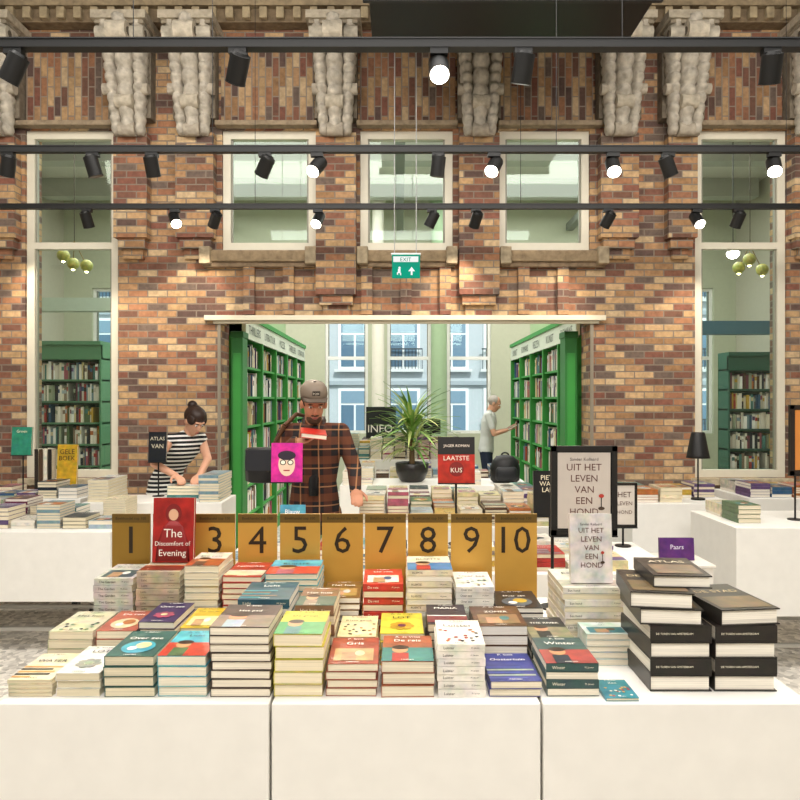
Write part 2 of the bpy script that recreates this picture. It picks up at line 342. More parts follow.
ax=x0+.06; b.disc((ax,d-.02,z0+.078),X,Z,.009,.009,'#ffffff',EMS,off=.002); b.quad((ax-.012,d-.02,z0+.035),X,Z,.02,.034,'#ffffff',EMS,off=.002); b.quad((ax+.005,d-.02,z0+.018),X,Z,.008,.02,'#ffffff',EMS,off=.002); b.quad((ax-.02,d-.02,z0+.022),X,Z,.008,.02,'#ffffff',EMS,off=.002)
for xx in (x0+.02,x1-.03): b.cyl((xx,d,z1+.01),(xx,d,5.249),.0035,.0035,'#a8a8a8',n=6)
b.make('exit_sign')

# ------------------------------------------------ books
PAL=['#a8342e','#e0dace','#33597c','#1f2a38','#c8a444','#4a807c','#b46c3a','#e6e4dc','#6c3248','#566e48','#5a4232','#a8b8c0','#a85a68','#20201f','#7c98a4','#dccfb0','#66507a','#dccf9c','#cdc8bc','#e8e4da','#8c7a66','#9caa92']
PG=['#eadfc4','#efe5d0','#e0d5b8','#f0eadd','#e6dbc2']
TIT=['De stilte','ZOMER','Het huis','NIGHT TRAIN','Licht','NOORD','The Garden','WATER','De reis','MARIA','Storm','LOT','Over zee','Vogels','DE VROUW','Alpha','Winter','THE RIVER','Klein geluk','RUIMTE']
AUT=['A. de Vries','M. Jansen','J. Bakker','S. Visser','P. Smit','L. Mulder']
def art(b,o,U,V,w,h,base,acc,title,M=None,style=None):
    o=Vector(o); st=style if style is not None else random.randint(0,6)
    ink='#f6f2e6' if sum(H(base)[:3])<.9 else '#1c1c22'
    ty=random.choice([.62,.68,.72]); th=random.uniform(.07,.11); third=random.choice(PAL)
    if st==0: b.quad(o+V*(h*.08),U,V,w,h*.3,acc,GLO,M); b.quad(o+V*(h*.38),U,V,w,h*.04,third,GLO,M)
    elif st==1: b.disc(o+U*w*.5+V*h*.34,U,V,w*.34,h*.24,acc,GLO,M); b.disc(o+U*w*.58+V*h*.4,U,V,w*.16,h*.12,third,GLO,M,off=.0011); b.disc(o+U*w*.4+V*h*.28,U,V,w*.1,h*.07,ink,GLO,M,off=.0013)
    elif st==2:
        b.quad(o,U,V,w,h*.5,acc,GLO,M)
        b.disc(o+U*w*.35+V*h*.42,U,V,w*.16,h*.13,'#c8946c',GLO,M,off=.0011); b.disc(o+U*w*.36+V*h*.5,U,V,w*.17,h*.08,'#3a2418',GLO,M,off=.0013); b.quad(o+U*w*.2,U,V,w*.32,h*.3,third,GLO,M,off=.001)
    elif st==3:
        for i in range(16): b.disc(o+U*w*random.uniform(.08,.92)+V*h*random.uniform(.06,.58),U,V,w*.045,w*.045,(acc,ink,third)[i%3],GLO,M,n=8)
    elif st==4:
        b.quad(o+U*w*.1+V*h*.1,U,V,w*.8,h*.45,acc,GLO,M); b.quad(o+U*w*.25+V*h*.1,U,V,w*.3,h*.3,'#b8906c',GLO,M,off=.0011); b.disc(o+U*w*.62+V*h*.36,U,V,w*.1,h*.1,third,GLO,M,off=.0012)
    elif st==5:
        for i in range(5): b.quad(o+V*(h*(.08+.09*i)),U,V,w*random.uniform(.4,1),h*.05,(acc,third)[i%2],GLO,M)
    else:
        n=7
        for i in range(n):
            a=i*math.pi*2/n; c=o+U*(w*.5+w*.2*math.cos(a))+V*(h*.34+w*.2*math.sin(a)); b.disc(c,U,V,w*.1,w*.1,acc,GLO,M,off=.0008+.0001*i,n=12)
        b.disc(o+U*w*.5+V*h*.34,U,V,w*.1,w*.1,third,GLO,M,off=.002,n=12)
    b.text(title,o+U*w*.14+V*h*ty,U,V,w*.72,h*th,ink,ATT,M,off=.0022)
    b.text(random.choice(AUT),o+U*w*.2+V*h*.88,U,V,w*.6,h*.055,ink,ATT,M,off=.0022)
    b.text('roman',o+U*w*.35+V*h*.02,U,V,w*.3,h*.03,ink,ATT,M,off=.0022)
def lying(b,x0,x1,y0,y1,z0,t,cov,pg,mode='p',M=None,title=None,hard=False):
    c=.0016 if not hard else .0035; ins=.001 if not hard else .005
    b.box(x0,x1,y0,y1,z0+.0006,z0+c,cov,GLO,M); b.box(x0,x1,y0,y1,z0+t-c,z0+t-.0004,cov,GLO,M)
    if mode=='p':
        b.box(x0+.0015,x1-ins,y0+ins+.001,y1-ins,z0+c,z0+t-c,pg,PAG,M); b.box(x0,x0+.0015,y0,y1,z0+c,z0+t-c,cov,GLO,M)
    else:
        b.box(x0+ins,x1-ins,y0+.0015,y1-ins,z0+c,z0+t-c,pg,PAG,M); b.box(x0,x1,y0,y0+.0015,z0+c,z0+t-c,cov,GLO,M)
        if title:
            ink='#f2e9d0' if sum(H(cov)[:3])<1.0 else '#33241c'
            b.text(title,(x0+.015,y0,z0+t*.32),X,Z,(x1-x0)*(.6 if hard else .5),t*.36,ink,ATT,M,off=.0008,center=False)
            if not hard: b.text('M. Jansen',(x1-.035,y0,z0+t*.36),X,Z,.026,t*.26,ink,ATT,M,off=.0008,center=False)
TT=.85
def stack(x0p,x1p,yt,d,cov,acc,style=None,mode='p',t=.02,ln=.2,same=True,title=None,base=TT,pg=None):
    b=B(); x0=px(x0p,d)+.001; x1=px(x1p,d)-.001; zt=pz(yt,d); n=max(1,round((zt-base)/t)); t=(zt-base)/n
    c0=Vector(((x0+x1)/2,d+ln/2,0)); pgc=pg or random.choice(PG); M=None; tl=title or random.choice(TIT)
    for i in range(n):
        M=Matrix.Translation((random.uniform(-.002,.002),random.uniform(-.004,.004),0))@rotM(c0,random.uniform(-.018,.018))
        md=mode if mode!='m' else ('s' if i%2 else 'p')
        lying(b,x0+.002,x1-.002,d+.003,d+ln-.003,base+i*t,t,cov if same else random.choice(PAL),pgc,md,M,tl)
    art(b,(x0+.002,d+.003,zt),X,Y,x1-x0-.004,ln-.006,cov,acc,tl,M,style)
    return b.make('book_stack')
R1=1.765
stack(6,52,680,R1,'#e6d9b8','#d8a060',5,t=.012,ln=.19)
stack(54,100,673,R1,'#e8e4d8','#9a9a90',6,t=.022)
stack(102,154,657,R1,'#2f5a52','#3fa0b0',1,t=.024)
stack(156,207,656,R1,'#58b0bc','#c8442e',2,t=.026,pg='#efe6d0')
stack(209,271,627,R1,'#4a3a34','#8a7868',2,mode='p',t=.021,title='Het pad')
stack(273,324,634,R1,'#c0b83c','#4a9a58',2,t=.03,pg='#f0e2c4',title='De groei')
stack(325,378,664,R1,'#9a4a34','#c8a070',4,t=.024,title='Gris')
stack(380,435,662,R1,'#a05838','#3f7f78',2,t=.026,title='De reis')
stack(437,487,645,R1,'#ece6da','#b03030',3,t=.019,mode='s',title='Luister')
stack(489,543,681,R1,'#343c84','#4450a0',5,t=.02,title='Oostertuin')
stack(546,601,664,R1,'#3c5654','#a04038',2,t=.021,mode='m')
stack(605,641,698,1.74,'#3a8a98','#e0b060',3,t=.012,ln=.12,title='Zee')
stack(586,633,634,1.975,'#cfd8d0','#3f8088',4,t=.017,mode='p',title='Vogels',ln=.11)
R2=1.975
for a in ((46,92,632,'#c8c4a4','#7a9a70',3),(94,136,631,'#b0604c','#e0c8a0',1),(138,176,622,'#3a2c54','#a04860',6),(178,214,628,'#d0ac34','#e8d890',4),
          (236,290,600,'#2f5560','#489aa4',5),(294,335,606,'#8a6a50','#40584a',2),(336,377,637,'#ead9a8','#a07a40',3),(379,425,634,'#e0cc44','#c89828',6),
          (427,470,624,'#30242c','#7a2c34',0),(475,529,626,'#5e4230','#8a7050',4),(531,576,638,'#3a3c3c','#8a8468',2)):
    stack(a[0],a[1],a[2],R2,a[3],a[4],a[5],t=random.choice([.018,.022,.026]),ln=.195,mode=random.choice('ppm'),title='LOT' if a[0]==379 else None)
R3=2.185
for a in ((92,133,579,'#c9c4b8','#4a5a60',4,'s'),(135,180,572,'#b9a890','#7a3020',0,'s'),(183,219,566,'#ddd6c2','#a0522c',2,'p'),(221,262,577,'#a8342c','#e0c0a0',0,'p'),
          (264,318,574,'#50a8b8','#c84434',2,'p'),(320,360,598,'#7a5a30','#a88a50',4,'p'),(362,404,584,'#c03c32','#e8e0d0',4,'m'),(406,453,570,'#e8dcc0','#3a78a8',2,'m'),
          (455,495,587,'#ece8de','#88b0a0',3,'s'),(497,545,608,'#26282e','#50606a',1,'p')):
    stack(a[0],a[1],a[2],R3,a[3],a[4],a[5],t=random.choice([.018,.022]),ln=.2,mode=a[6])
stack(563,626,588,2.1,'#e4ded0','#c8c0b0',0,t=.018,ln=.24,mode='m',title='Een hond')
# art books
b=B(); t=.0425; ax0,axm,ax1=.642,.806,.972
for i in range(6):
    for k,(u0,u1) in enumerate(((ax0,axm-.002),(axm+.002,ax1))):
        md='s' if i in (1,3) else 'p'
        if i==5 and k==1: continue
        sh=(0,0,0,0,-.012 if k==0 else 0,-.03)[i]; rr=(0,0,.01,0,-.09 if k==0 else .1,-.14)[i]+random.uniform(-.012,.012)
        M=Matrix.Translation((sh,0,0))@rotM(Vector(((u0+u1)/2,1.92,0)),rr)
        lying(b,u0+.002,u1-.002,1.80,2.04,TT+i*t,t,'#2a2622','#f6efe0',md,M,'DE TOREN VAN AMSTERDAM',True)
        if i>=4:
            b.quad((u0+.012,1.815,TT+i*t+t),X,Y,u1-u0-.024,.1,'#6e5a3e',GLO,M,off=.0008); b.text('DE STAD',(u0+.02,1.95,TT+i*t+t),X,Y,u1-u0-.04,.03,'#c8b48c',ATT,M,off=.001)
M=rotM(Vector((.745,1.92,0)),-.08); z_=TT+6*t; lying(b,.675,.825,1.84,2.05,z_,.034,'#2a2826','#f6efe0','p',M,'X',True); b.quad((.69,1.86,z_+.034),X,Y,.12,.1,'#7a6a58',GLO,M,off=.0008); b.text('ATLAS',(.7,1.98,z_+.034),X,Y,.1,.03,'#d8ccb0',ATT,M,off=.001)
b.make('art_book_stack')
# number placards
ed=[(112,150,'1'),(195,235,'3'),(238,277,'4'),(280,320,'5'),(322,363,'6'),(365,406,'7'),(408,448,'8'),(451,492,'9'),(495,537,'10')]
M_GOLD=mat('brass_board',.34,metal=.35)
PY=2.42
for a,c,nm in ed+[(153,193,'2')]:
    b=B(); x0,x1=px(a,PY),px(c,PY); zt=pz(514,PY)
    g='#cfa04a' if nm!='1' else '#98752f'
    b.box(x0,x1,PY,PY+.008,TT+.0005,zt,g,0); b.box(x0+.01,x1-.01,PY+.008,PY+.06,TT+.0005,TT+.008,g,0)
    b.quad((x0,PY,zt-.03),X,Z,x1-x0,.03,'#6e5628',0)
    b.text('Boekhandel top 100',(x0+.008,PY,zt-.022),X,Z,x1-x0-.016,.012,'#2c200c',1,off=.0012)
    b.text(nm,(x0+.012,PY,zt-.135),X,Z,x1-x0-.024,.092,'#2a1d0c',1,off=.0012)
    b.make('number_placard',[M_GOLD,M_ATT],bevel=.001)
def upright(name,x0,x1,y,z0,z1,cov,draw,th=.02,tilt=.08,pole=None,frame=None):
    b=B(); M=rotM(Vector((0,y,z0)),0,-tilt)
    if frame: 
        b.box(x0,x1,y,y+th,z0,z1,frame,ATT,M); k=(x1-x0)*.1; b.quad((x0+k,y,z0+k),X,Z,x1-x0-2*k,z1-z0-2*k,cov,ATT,M,off=.001)
        for q in ((x0,x0+k*.8,z0,z1),(x1-k*.8,x1,z0,z1),(x0,x1,z0,z0+k*.8),(x0,x1,z1-k*.8,z1)): b.box(q[0],q[1],y-.006,y,q[2],q[3],frame,ATT,M)
    else:
        b.box(x0,x1,y,y+.002,z0,z1,cov,GLO,M); b.box(x0,x1,y+th-.002,y+th,z0,z1,cov,GLO,M); b.box(x0+.002,x1-.003,y+.002,y+th-.002,z0+.002,z1-.002,'#ece2cc',PAG,M); b.box(x0,x0+.002,y+.002,y+th-.002,z0,z1,cov,GLO,M)
    draw(b,x0,x1,y,z0,z1,M)
    if pole is not None:
        xm=(x0+x1)/2 if frame is None or pole[1] is None else pole[1]; zb=pole[0]
        b.cyl((xm,y+th+.012,zb+.006),(xm,y+th+.012,(z0+z1)/2),.006,.006,'#111111',n=8); b.cyl((xm,y+th+.012,zb+.0005),(xm,y+th+.012,zb+.006),.045,.045,'#111111')
        b.box(x0,x1,y-.012,y+th+.012,z0-.006,z0-.001,'#111111')
    return b.make(name)
def lines(ls,col,top=.9,hh=.1,gap=.135,wd=.8):
    def f(b,x0,x1,y,z0,z1,M):
        w=x1-x0;h=z1-z0
        for i,s in enumerate(ls):
            b.text(s,(x0+w*(1-wd)/2,y,z0+h*(top-hh-i*gap)),X,Z,w*wd,h*hh,col,ATT,M,off=.003)
    return f
def d_discomfort(b,x0,x1,y,z0,z1,M):
    w=x1-x0;h=z1-z0
    b.disc((x0+w*.5,y,z0+h*.76),X,Z,w*.2,h*.15,'#7a1a1a',ATT,M,off=.001); b.disc((x0+w*.5,y,z0+h*.74),X,Z,w*.12,h*.09,'#d8a888',ATT,M,off=.0014)
    b.loft([((x0+w*.5,y-.0012,z0+h*q),(w*r,0,0),(0,.0004,0)) for q,r in ((.02,.42),(.3,.38),(.55,.24),(.64,.1))],'#8c2222',ATT,M,n=10)
    lines(['The','Discomfort of','Evening'],'#f4ece0',.52,.13,.16,.86)(b,x0,x1,y,z0,z1,M)
z2=pz(572,R3)
upright('upright_book',px(152,2.3),px(193,2.3),2.3,z2+.003,z2+.003+.21,'#a82824',d_discomfort)
zz=pz(588,2.1)
def d_hond(b,x0,x1,y,z0,z1,M):
    lines(['Sander Kollaard'],'#555050',.87,.035,.1,.55)(b,x0,x1,y,z0,z1,M)
    lines(['UIT HET','LEVEN','VAN','EEN','HOND'],'#6a4a44',.80,.075,.125,.6)(b,x0,x1,y,z0,z1,M)
    w=x1-x0;h=z1-z0
    b.disc((x0+w*.76,y,z0+h*.44),X,Z,w*.04,h*.022,'#b03a30',ATT,M,off=.0032); b.quad((x0+w*.752,y,z0+h*.3),X,Z,w*.014,h*.13,'#2a2a2a',ATT,M,off=.003); b.disc((x0+w*.76,y,z0+h*.3),X,Z,w*.05,h*.02,'#4a3a30',ATT,M,off=.0031)
upright('upright_book',px(571,2.14),px(613,2.14),2.14,zz+.004,zz+.004+.21,'#dcd6d0',d_hond)
upright('framed_poster',px(551,2.5),px(617,2.5),2.5,pz(535,2.5),pz(446,2.5),'#c4bab0',d_hond,th=.015,tilt=0,pole=(TT,px(554,2.5)),frame='#171513')
# ------------------------------------------------ tables
b=B()
s_=[-1.0,-.321,.351,1.02]
for i in range(3):
    x0,x1=s_[i]+.003,s_[i+1]-.003
    b.box(x0,x1,1.73,2.66,.08,TT,'#ece9e2'); b.box(x0+.04,x1-.04,1.78,2.6,.0,.08,'#555049')
b.make('display_table',bevel=.004)
def dtable(x0,x1,y0,y1,z,bot=.33,cas=True):
    b=B(); b.box(x0,x1,y0,y1,bot,z,'#e8e6e0')
    if cas:
        for yy in (y0+.06,y1-.06): b.box(x0+.03,x1-.03,yy-.012,yy+.012,.13,.155,'#b8b6b0',MET)
        for xx in (x0+.06,x1-.06):
            b.box(xx-.012,xx+.012,y0+.06,y1-.06,.13,.155,'#b8b6b0',MET)
            for yy in (y0+.06,y1-.06):
                b.box(xx-.015,xx+.015,yy-.015,yy+.015,.1,bot,'#b8b6b0',MET)
                b.cyl((xx-.014,yy,.045),(xx+.014,yy,.045),.045,.045,'#333333',n=18); b.box(xx-.022,xx+.022,yy-.015,yy+.015,.07,.1,'#777777',MET)
                b.cyl((xx-.02,yy,.045),(xx+.02,yy,.045),.018,.018,'#888888',MET,n=10)
    else: b.box(x0+.05,x1-.05,y0+.05,y1-.05,0,bot,'#4a4742')
    return b.make('display_table',bevel=.004)
def fill(x0,x1,y0,y1,z,hmin,hmax,seed,skip=(),prob=1.0):
    rs=random.getstate(); random.seed(seed); b=B(); cw=.15; cl=.215
    nx=max(1,int((x1-x0)/cw)); ny=max(1,int((y1-y0)/cl)); cw=(x1-x0)/nx; cl=(y1-y0)/ny
    for j in range(ny):
        for i in range(nx):
            cx=x0+(i+.5)*cw; cy=y0+(j+.5)*cl
            if random.random()>prob: continue
            if any(a<cx<c and e<cy<g for a,c,e,g in skip): continue
            h=random.uniform(hmin,hmax); t=random.uniform(.014,.028); n=max(1,int(h/t)); cov=random.choice(PAL); acc=random.choice(PAL); pg=random.choice(PG)
            M=None
            for k in range(n):
                M=rotM(Vector((cx,cy,0)),random.uniform(-.03,.03))
                lying(b,cx-cw*.45,cx+cw*.45,cy-cl*.46,cy+cl*.46,z+k*t,t,cov,pg,'p' if random.random()<.7 else 's',M)
            art(b,(cx-cw*.45,cy-cl*.46,z+n*t),X,Y,cw*.9,cl*.92,cov,acc,random.choice(TIT),M)
    random.setstate(rs); return b.make('book_display')
dtable(-.9,1.34,3.3,4.05,.78); fill(-.86,1.1,3.34,3.8,.78,.03,.12,11)
dtable(-.26,1.15,4.3,5.3,.82); fill(-.24,1.12,4.32,5.27,.82,.08,.2,12,skip=((-.3,-.0,4.2,4.6),))
b=B(); 
for k in range(8): lying(b,-.25,-.1,4.32,4.53,.82+k*.02,.02,random.choice(PAL[:8]),PG[k%5],'p')
b.box(-.25,-.1,4.32,4.53,.9802,.9815,'#c8b070',GLO); b.make('book_stack')
dtable(-3.2,-1.82,4.4,5.0,.77); fill(-3.18,-1.85,4.5,4.96,.77,.03,.19,13)
dtable(-2.32,-1.3,5.1,5.55,.85); fill(-2.3,-1.32,5.12,5.53,.85,.08,.2,14,skip=((-2.1,-1.5,5.3,5.6),))
fill(-1.79,-1.52,5.33,5.53,.85,.11,.125,15)
dtable(-3.75,-2.42,5.3,5.9,.85); fill(-3.72,-2.45,5.32,5.56,.85,.03,.14,16); fill(-3.72,-3.1,5.6,5.84,.85,.03,.14,26)
dtable(1.97,3.3,4.1,4.75,.85); fill(2.05,3.28,4.25,4.72,.85,.03,.14,17,prob=.85,skip=((2.2,2.75,4.2,4.75),))
dtable(1.66,2.42,5.0,5.6,.86); fill(1.7,2.4,5.05,5.57,.86,.06,.13,18,skip=((2.1,2.4,5.0,5.35),))
dtable(2.62,3.7,5.25,5.85,.86); fill(2.65,3.65,5.3,5.82,.86,.05,.14,19)
b=B(); b.box(1.4,1.68,3.75,4.05,0,.7,'#e6e1d8'); b.box(1.39,1.69,3.74,4.06,.7,.715,'#dcd7ce'); b.make('display_plinth',bevel=.003)
upright('upright_book',1.43,1.62,3.85,.718,.84,'#5a3070',lines(['Paars'],'#e8e0f0',.7,.2,.3))
upright('upright_book',px(148,5.42),px(166,5.42),5.42,pz(462,5.42),pz(432,5.42),'#1c2026',lines(['ATLAS','VAN'],'#c8c0a8',.85,.14,.25),pole=(.85,None))
def d_pink(b,x0,x1,y,z0,z1,M):
    w=x1-x0;h=z1-z0; c=(x0+w*.5,y,z0+h*.45)
    b.disc(c,X,Z,w*.27,h*.3,'#e8c8b0',ATT,M,off=.001); b.disc((c[0],y,z0+h*.68),X,Z,w*.29,h*.12,'#2a2030',ATT,M,off=.0014)
    for s in (-1,1):
        b.disc((c[0]+s*w*.12,y,z0+h*.5),X,Z,w*.1,h*.07,'#1a1a1a',ATT,M,off=.002); b.disc((c[0]+s*w*.12,y,z0+h*.5),X,Z,w*.07,h*.05,'#f0ead8',ATT,M,off=.0026)
    b.quad((c[0]-w*.1,y,z0+h*.28),X,Z,w*.2,h*.03,'#a02030',ATT,M,off=.002)
upright('upright_book',px(271,3.9),px(302,3.9),3.9,pz(482,3.9),pz(443,3.9),'#d8309a',d_pink,pole=(.78,None))
upright('upright_book',px(280,3.85),px(305,3.85),3.84,.782,.782+.24,'#5aa8c0',lines(['Blauw','water'],'#ffffff'))
upright('upright_book',px(438,3.95),px(475,3.95),3.95,pz(483,3.95),pz(437,3.95),'#b43228',lambda b,x0,x1,y,z0,z1,M:(b.quad((x0,y,z0+(z1-z0)*.62),X,Z,x1-x0,(z1-z0)*.38,'#1c1a1a',ATT,M),b.disc(((x0+x1)/2,y,z0+(z1-z0)*.3),X,Z,(x1-x0)*.2,(z1-z0)*.16,'#7c1c18',ATT,M),lines(['JAGER ROMAN','LAATSTE','KUS'],'#efe0d0',.85,.1,.26,.7)(b,x0,x1,y,z0,z1,M)),pole=(.78,None))
upright('upright_book',px(534,3.9),px(568,3.9),3.9,pz(516,3.9),pz(471,3.9),'#1a1a1c',lines(['PIETER','WATER','LAND'],'#e8dcc0'),pole=(.78,None))
upright('framed_poster',px(612,3.9),px(637,3.9),3.9,pz(527,3.9),pz(483,3.9),'#c8c0b6',lines(['HET','LEVEN','HOND'],'#5a4038',.8,.12,.2,.6),th=.015,tilt=0,pole=(.78,None),frame='#1b1712')
upright('upright_book',px(11,5.65),px(31,5.65),5.65,pz(455,5.65),pz(427,5.65),'#2f8a70',lines(['Groen'],'#f0f0d0'),pole=(.85,None))
def leanset(xp0,xp1,d,z0,h,cols):
    b=B(); x0=px(xp0,d); x1=px(xp1,d); n=len(cols); w=(x1-x0)/n
    for i,c in enumerate(cols):
        M=rotM(Vector((x0+i*w,d,z0)),.2)
        b.box(x0+i*w+.003,x0+i*w+w*.85,d,d+.002,z0,z0+h,c,GLO,M); b.box(x0+i*w+.005,x0+i*w+w*.82,d+.002,d+.13,z0+.002,z0+h-.003,'#e8e0cc',PAG,M); b.box(x0+i*w+.003,x0+i*w+w*.85,d+.13,d+.132,z0,z0+h,c,GLO,M)
    b.make('book_row')
leanset(34,52,5.62,.855,.35,['#2a2420','#4a3828','#e0d8c8','#1f1c1a'])
upright('upright_book',px(56,5.65),px(76,5.65),5.65,.855,1.24,'#c8a02c',lines(['GELE','BOEK'],'#2a2418'))
def tlamp(x,y,z,h=.5):
    b=B(); b.cyl((x,y,z+.0005),(x,y,z+.012),.05,.05,'#0e0e0e',n=20); b.cyl((x,y,z+.012),(x,y,z+h-.08),.006,.006,'#0e0e0e',n=8)
    b.lathe([(.085,h-.19),(.08,h-.17),(.05,h-.01),(.045,h)],(x,y,z),'#121010'); b.make('table_lamp')
tlamp(px(698,5.2),5.2,.86,.5)
upright('framed_poster',px(790,4.35),px(840,4.35),4.35,pz(475,4.35),pz(405,4.35),'#c8803c',lines(['BOEK','WEEK'],'#fff0d0'),th=.02,tilt=0,pole=(.85,px(798,4.35)),frame='#241a14')

# ------------------------------------------------ back room
def books_row(b,p0,dirv,nrm,L,z,hmax,depth,rs):
    u=0; dirv=Vector(dirv);nrm=Vector(nrm)
    while u<L-.04:
        if rs.random()<.03: u+=rs.uniform(.03,.1); continue
        t=rs.uniform(.016,.042); h=hmax*rs.uniform(.68,.94); dp=depth*rs.uniform(.85,.98)
        if u+t>L: break
        col=rs.choice(PAL+['#efeae0','#e8e2d0','#ffffff','#d8d0c0','#f4efe4','#efeae0','#ffffff','#f0e8d8','#ffffff','#f4efe4'])
        o=Vector(p0)+dirv*u; a=o+dirv*(t-.001); q=nrm*dp
        v=[o,a,a+q,o+q]; v=[Vector((p.x,p.y,z)) for p in v]+[Vector((p.x,p.y,z+h)) for p in v]
        b.add(v,BF,col,ATT)
        if rs.random()<.5:
            e=o+q+nrm*.001; w2=a+q+nrm*.001; k0=z+h*.55;k1=z+h*.8
            b.add([(e.x,e.y,k0),(w2.x,w2.y,k0),(w2.x,w2.y,k1),(e.x,e.y,k1)],[(0,1,2,3)],rs.choice(PAL),ATT)
        u+=t
def bookcase(c,dirv,nrm,L,Ht,nsh,bays,label=None,seed=1,green='#2f7a34',depth=.3):
    rs=random.Random(seed); b=B(); D=Vector(dirv);N=Vector(nrm);C=Vector(c)
    def bx(u0,u1,n0,n1,z0,z1,col,mt=ATT):
        P=[C+D*u0+N*n0,C+D*u1+N*n0,C+D*u1+N*n1,C+D*u0+N*n1]
        b.add([(p.x,p.y,z0) for p in P]+[(p.x,p.y,z1) for p in P],BF,col,mt)
    bx(0,L,0,.02,0,Ht,'#1f5224'); bx(0,L,0,depth,0,.1,green); bx(0,L,0,depth+.03,Ht,Ht+.05,green)
    bx(0,L,depth-.03,depth+.01,Ht-.2,Ht,'#d4dccb' if label else green)
    zs=[.1+i*(Ht-.3)/nsh for i in range(nsh+1)]
    for z in zs: bx(0,L,.02,depth-.01,z,z+.022,green)
    bw=L/bays
    for i in range(bays+1):
        u=i*bw; bx(max(0,u-.025),min(L,u+.025),.02,depth+.012,.1,Ht-.2 if label else Ht,green)
    for i in range(bays):
        for k in range(nsh):
            p=C+D*(i*bw+.035)+N*.025
            books_row(b,p,D,N,bw-.07,zs[k]+.023,(Ht-.3)/nsh-.03,depth-.05,rs)
        if label:
            U=D if D.cross(Z).dot(N)>0 else -D
            o=C+(D*(i*bw+.1) if U==D else D*((i+1)*bw-.1))+N*(depth+.01)+Z*(Ht-.15)
            b.text(label[i%len(label)],o,U,Z,bw-.2,.09,'#2a3a2c',ATT,off=.002)
    return b.make('bookcase')
bookcase((-1.84,6.95,0),(0,1,0),(1,0,0),4.3,2.42,7,5,['THRILLERS','LITERATUUR','POEZIE'],1,green='#3a9440')
bookcase((2.06,6.95,0),(0,1,0),(-1,0,0),4.1,2.42,7,5,['ROMANS','KUNST','REIZEN'],2,green='#3a9440')
bookcase((-5.05,9.8,0),(1,0,0),(0,-1,0),1.0,2.35,7,1,None,3,green='#5a8a68')
bookcase((4.45,9.8,0),(1,0,0),(0,-1,0),1.0,2.2,7,1,None,4,green='#2d5a4a')
# green end pilasters flanking the opening, inside the rear room
b=B()
for xa,xb in ((-1.62,-1.51),(1.585,1.70)):
    b.box(xa,xb,6.72,6.93,0,2.2,'#2f7a36'); b.box(xa+.02,xb-.02,6.712,6.72,.2,2.05,'#3a9440'); b.box(xa-.01,xb+.01,6.71,6.94,0,.12,'#2a6c30'); b.box(xa-.008,xb+.008,6.71,6.94,2.2,2.26,'#2a6c30')
b.make('trim_10',bevel=.003)
b=B(); b.box(-1.87,-1.845,6.93,11.3,0,2.9,'#a9bf94'); b.make('wall_partition_left')
b=B(); b.box(2.065,2.09,6.93,11.1,0,2.9,'#a9bf94'); b.make('wall_partition_right')
b=B(); b.lathe([(.16,0),(.16,.1),(.12,.14),(.11,.3),(.1,4.9),(.16,5.1),(.17,5.249)],(px(378,12.0),12.0,0),'#ece8da'); b.make('column')
b=B(); b.lathe([(.18,0),(.18,.1),(.15,.14),(.14,.3),(.13,4.9),(.18,5.1),(.19,5.249)],(px(439,12.0),12.0,0),'#9fb894'); b.make('column')
b=B(); b.box(-.5,.85,10.2,10.7,0,1.0,'#233028'); b.box(-.55,.9,10.15,10.75,1.0,1.04,'#3a2f24')
for i in range(9): b.box(-.47+i*.145,-.37+i*.145,10.19,10.2,.08,.95,'#2f4034')
b.box(-.5,-.06,10.3,10.33,1.04,1.5,'#141a16'); b.text('INFO',(-.47,10.3,1.12),X,Z,.36,.12,'#e8e4d8',ATT,off=.002); b.box(.3,.6,10.35,10.38,1.1,1.32,'#101010'); b.box(.43,.47,10.36,10.4,1.04,1.12,'#101010')
b.make('info_desk',bevel=.003)
dtable(-.6,1.3,6.95,7.85,.75,cas=False); fill(-.58,1.28,6.97,7.83,.75,.05,.2,21,skip=((-.22,.45,6.9,7.65),(.8,1.3,6.9,7.6)))
dtable(-.7,.7,8.8,9.5,.85,cas=False); fill(-.68,.68,8.82,9.48,.85,.1,.35,22)
b=B(); bx,by,bz=1.08,7.2,.75
b.loft([((bx,by,bz+z),(a,0,0),(0,c,0)) for z,a,c in ((.003,.12,.08),(.03,.15,.1),(.15,.155,.105),(.23,.13,.09),(.27,.09,.06),(.285,.04,.03))],'#121316',ATT)
b.loft([((bx,by-.1,bz+z),(a,0,0),(0,c,0)) for z,a,c in ((.03,.09,.02),(.05,.11,.035),(.14,.11,.035),(.17,.09,.02))],'#1c1e22',ATT)
for s in (-1,1):
    pts=[Vector((bx+s*.07,by+.08,bz+.26)),Vector((bx+s*.09,by+.14,bz+.2)),Vector((bx+s*.09,by+.14,bz+.1)),Vector((bx+s*.08,by+.08,bz+.04))]
    for i in range(3): b.cyl(pts[i],pts[i+1],.014,.014,'#0c0c0e',n=8)
pts=[Vector((bx+.04*math.cos(t),by,bz+.28+.03*math.sin(t))) for t in [0,.8,1.57,2.3,3.14]]
for i in range(4): b.cyl(pts[i],pts[i+1],.008,.008,'#0c0c0e',n=8)
b.make('backpack')
b=B(); px0,py0,pz0=px(412,7.3),7.3,.75
b.lathe([(.10,0.001),(.13,.02),(.165,.1),(.175,.19),(.165,.2),(.155,.18),(.15,.17)],(px0,py0,pz0),'#2a2826',GLO)
b.lathe([(.15,.155),(.15,.172)],(px0,py0,pz0),'#3a2a1c')
b.cyl((px0,py0,pz0+.17),(px0,py0,pz0+.6),.03,.022,'#6a5438',n=10)
rs=random.Random(5)
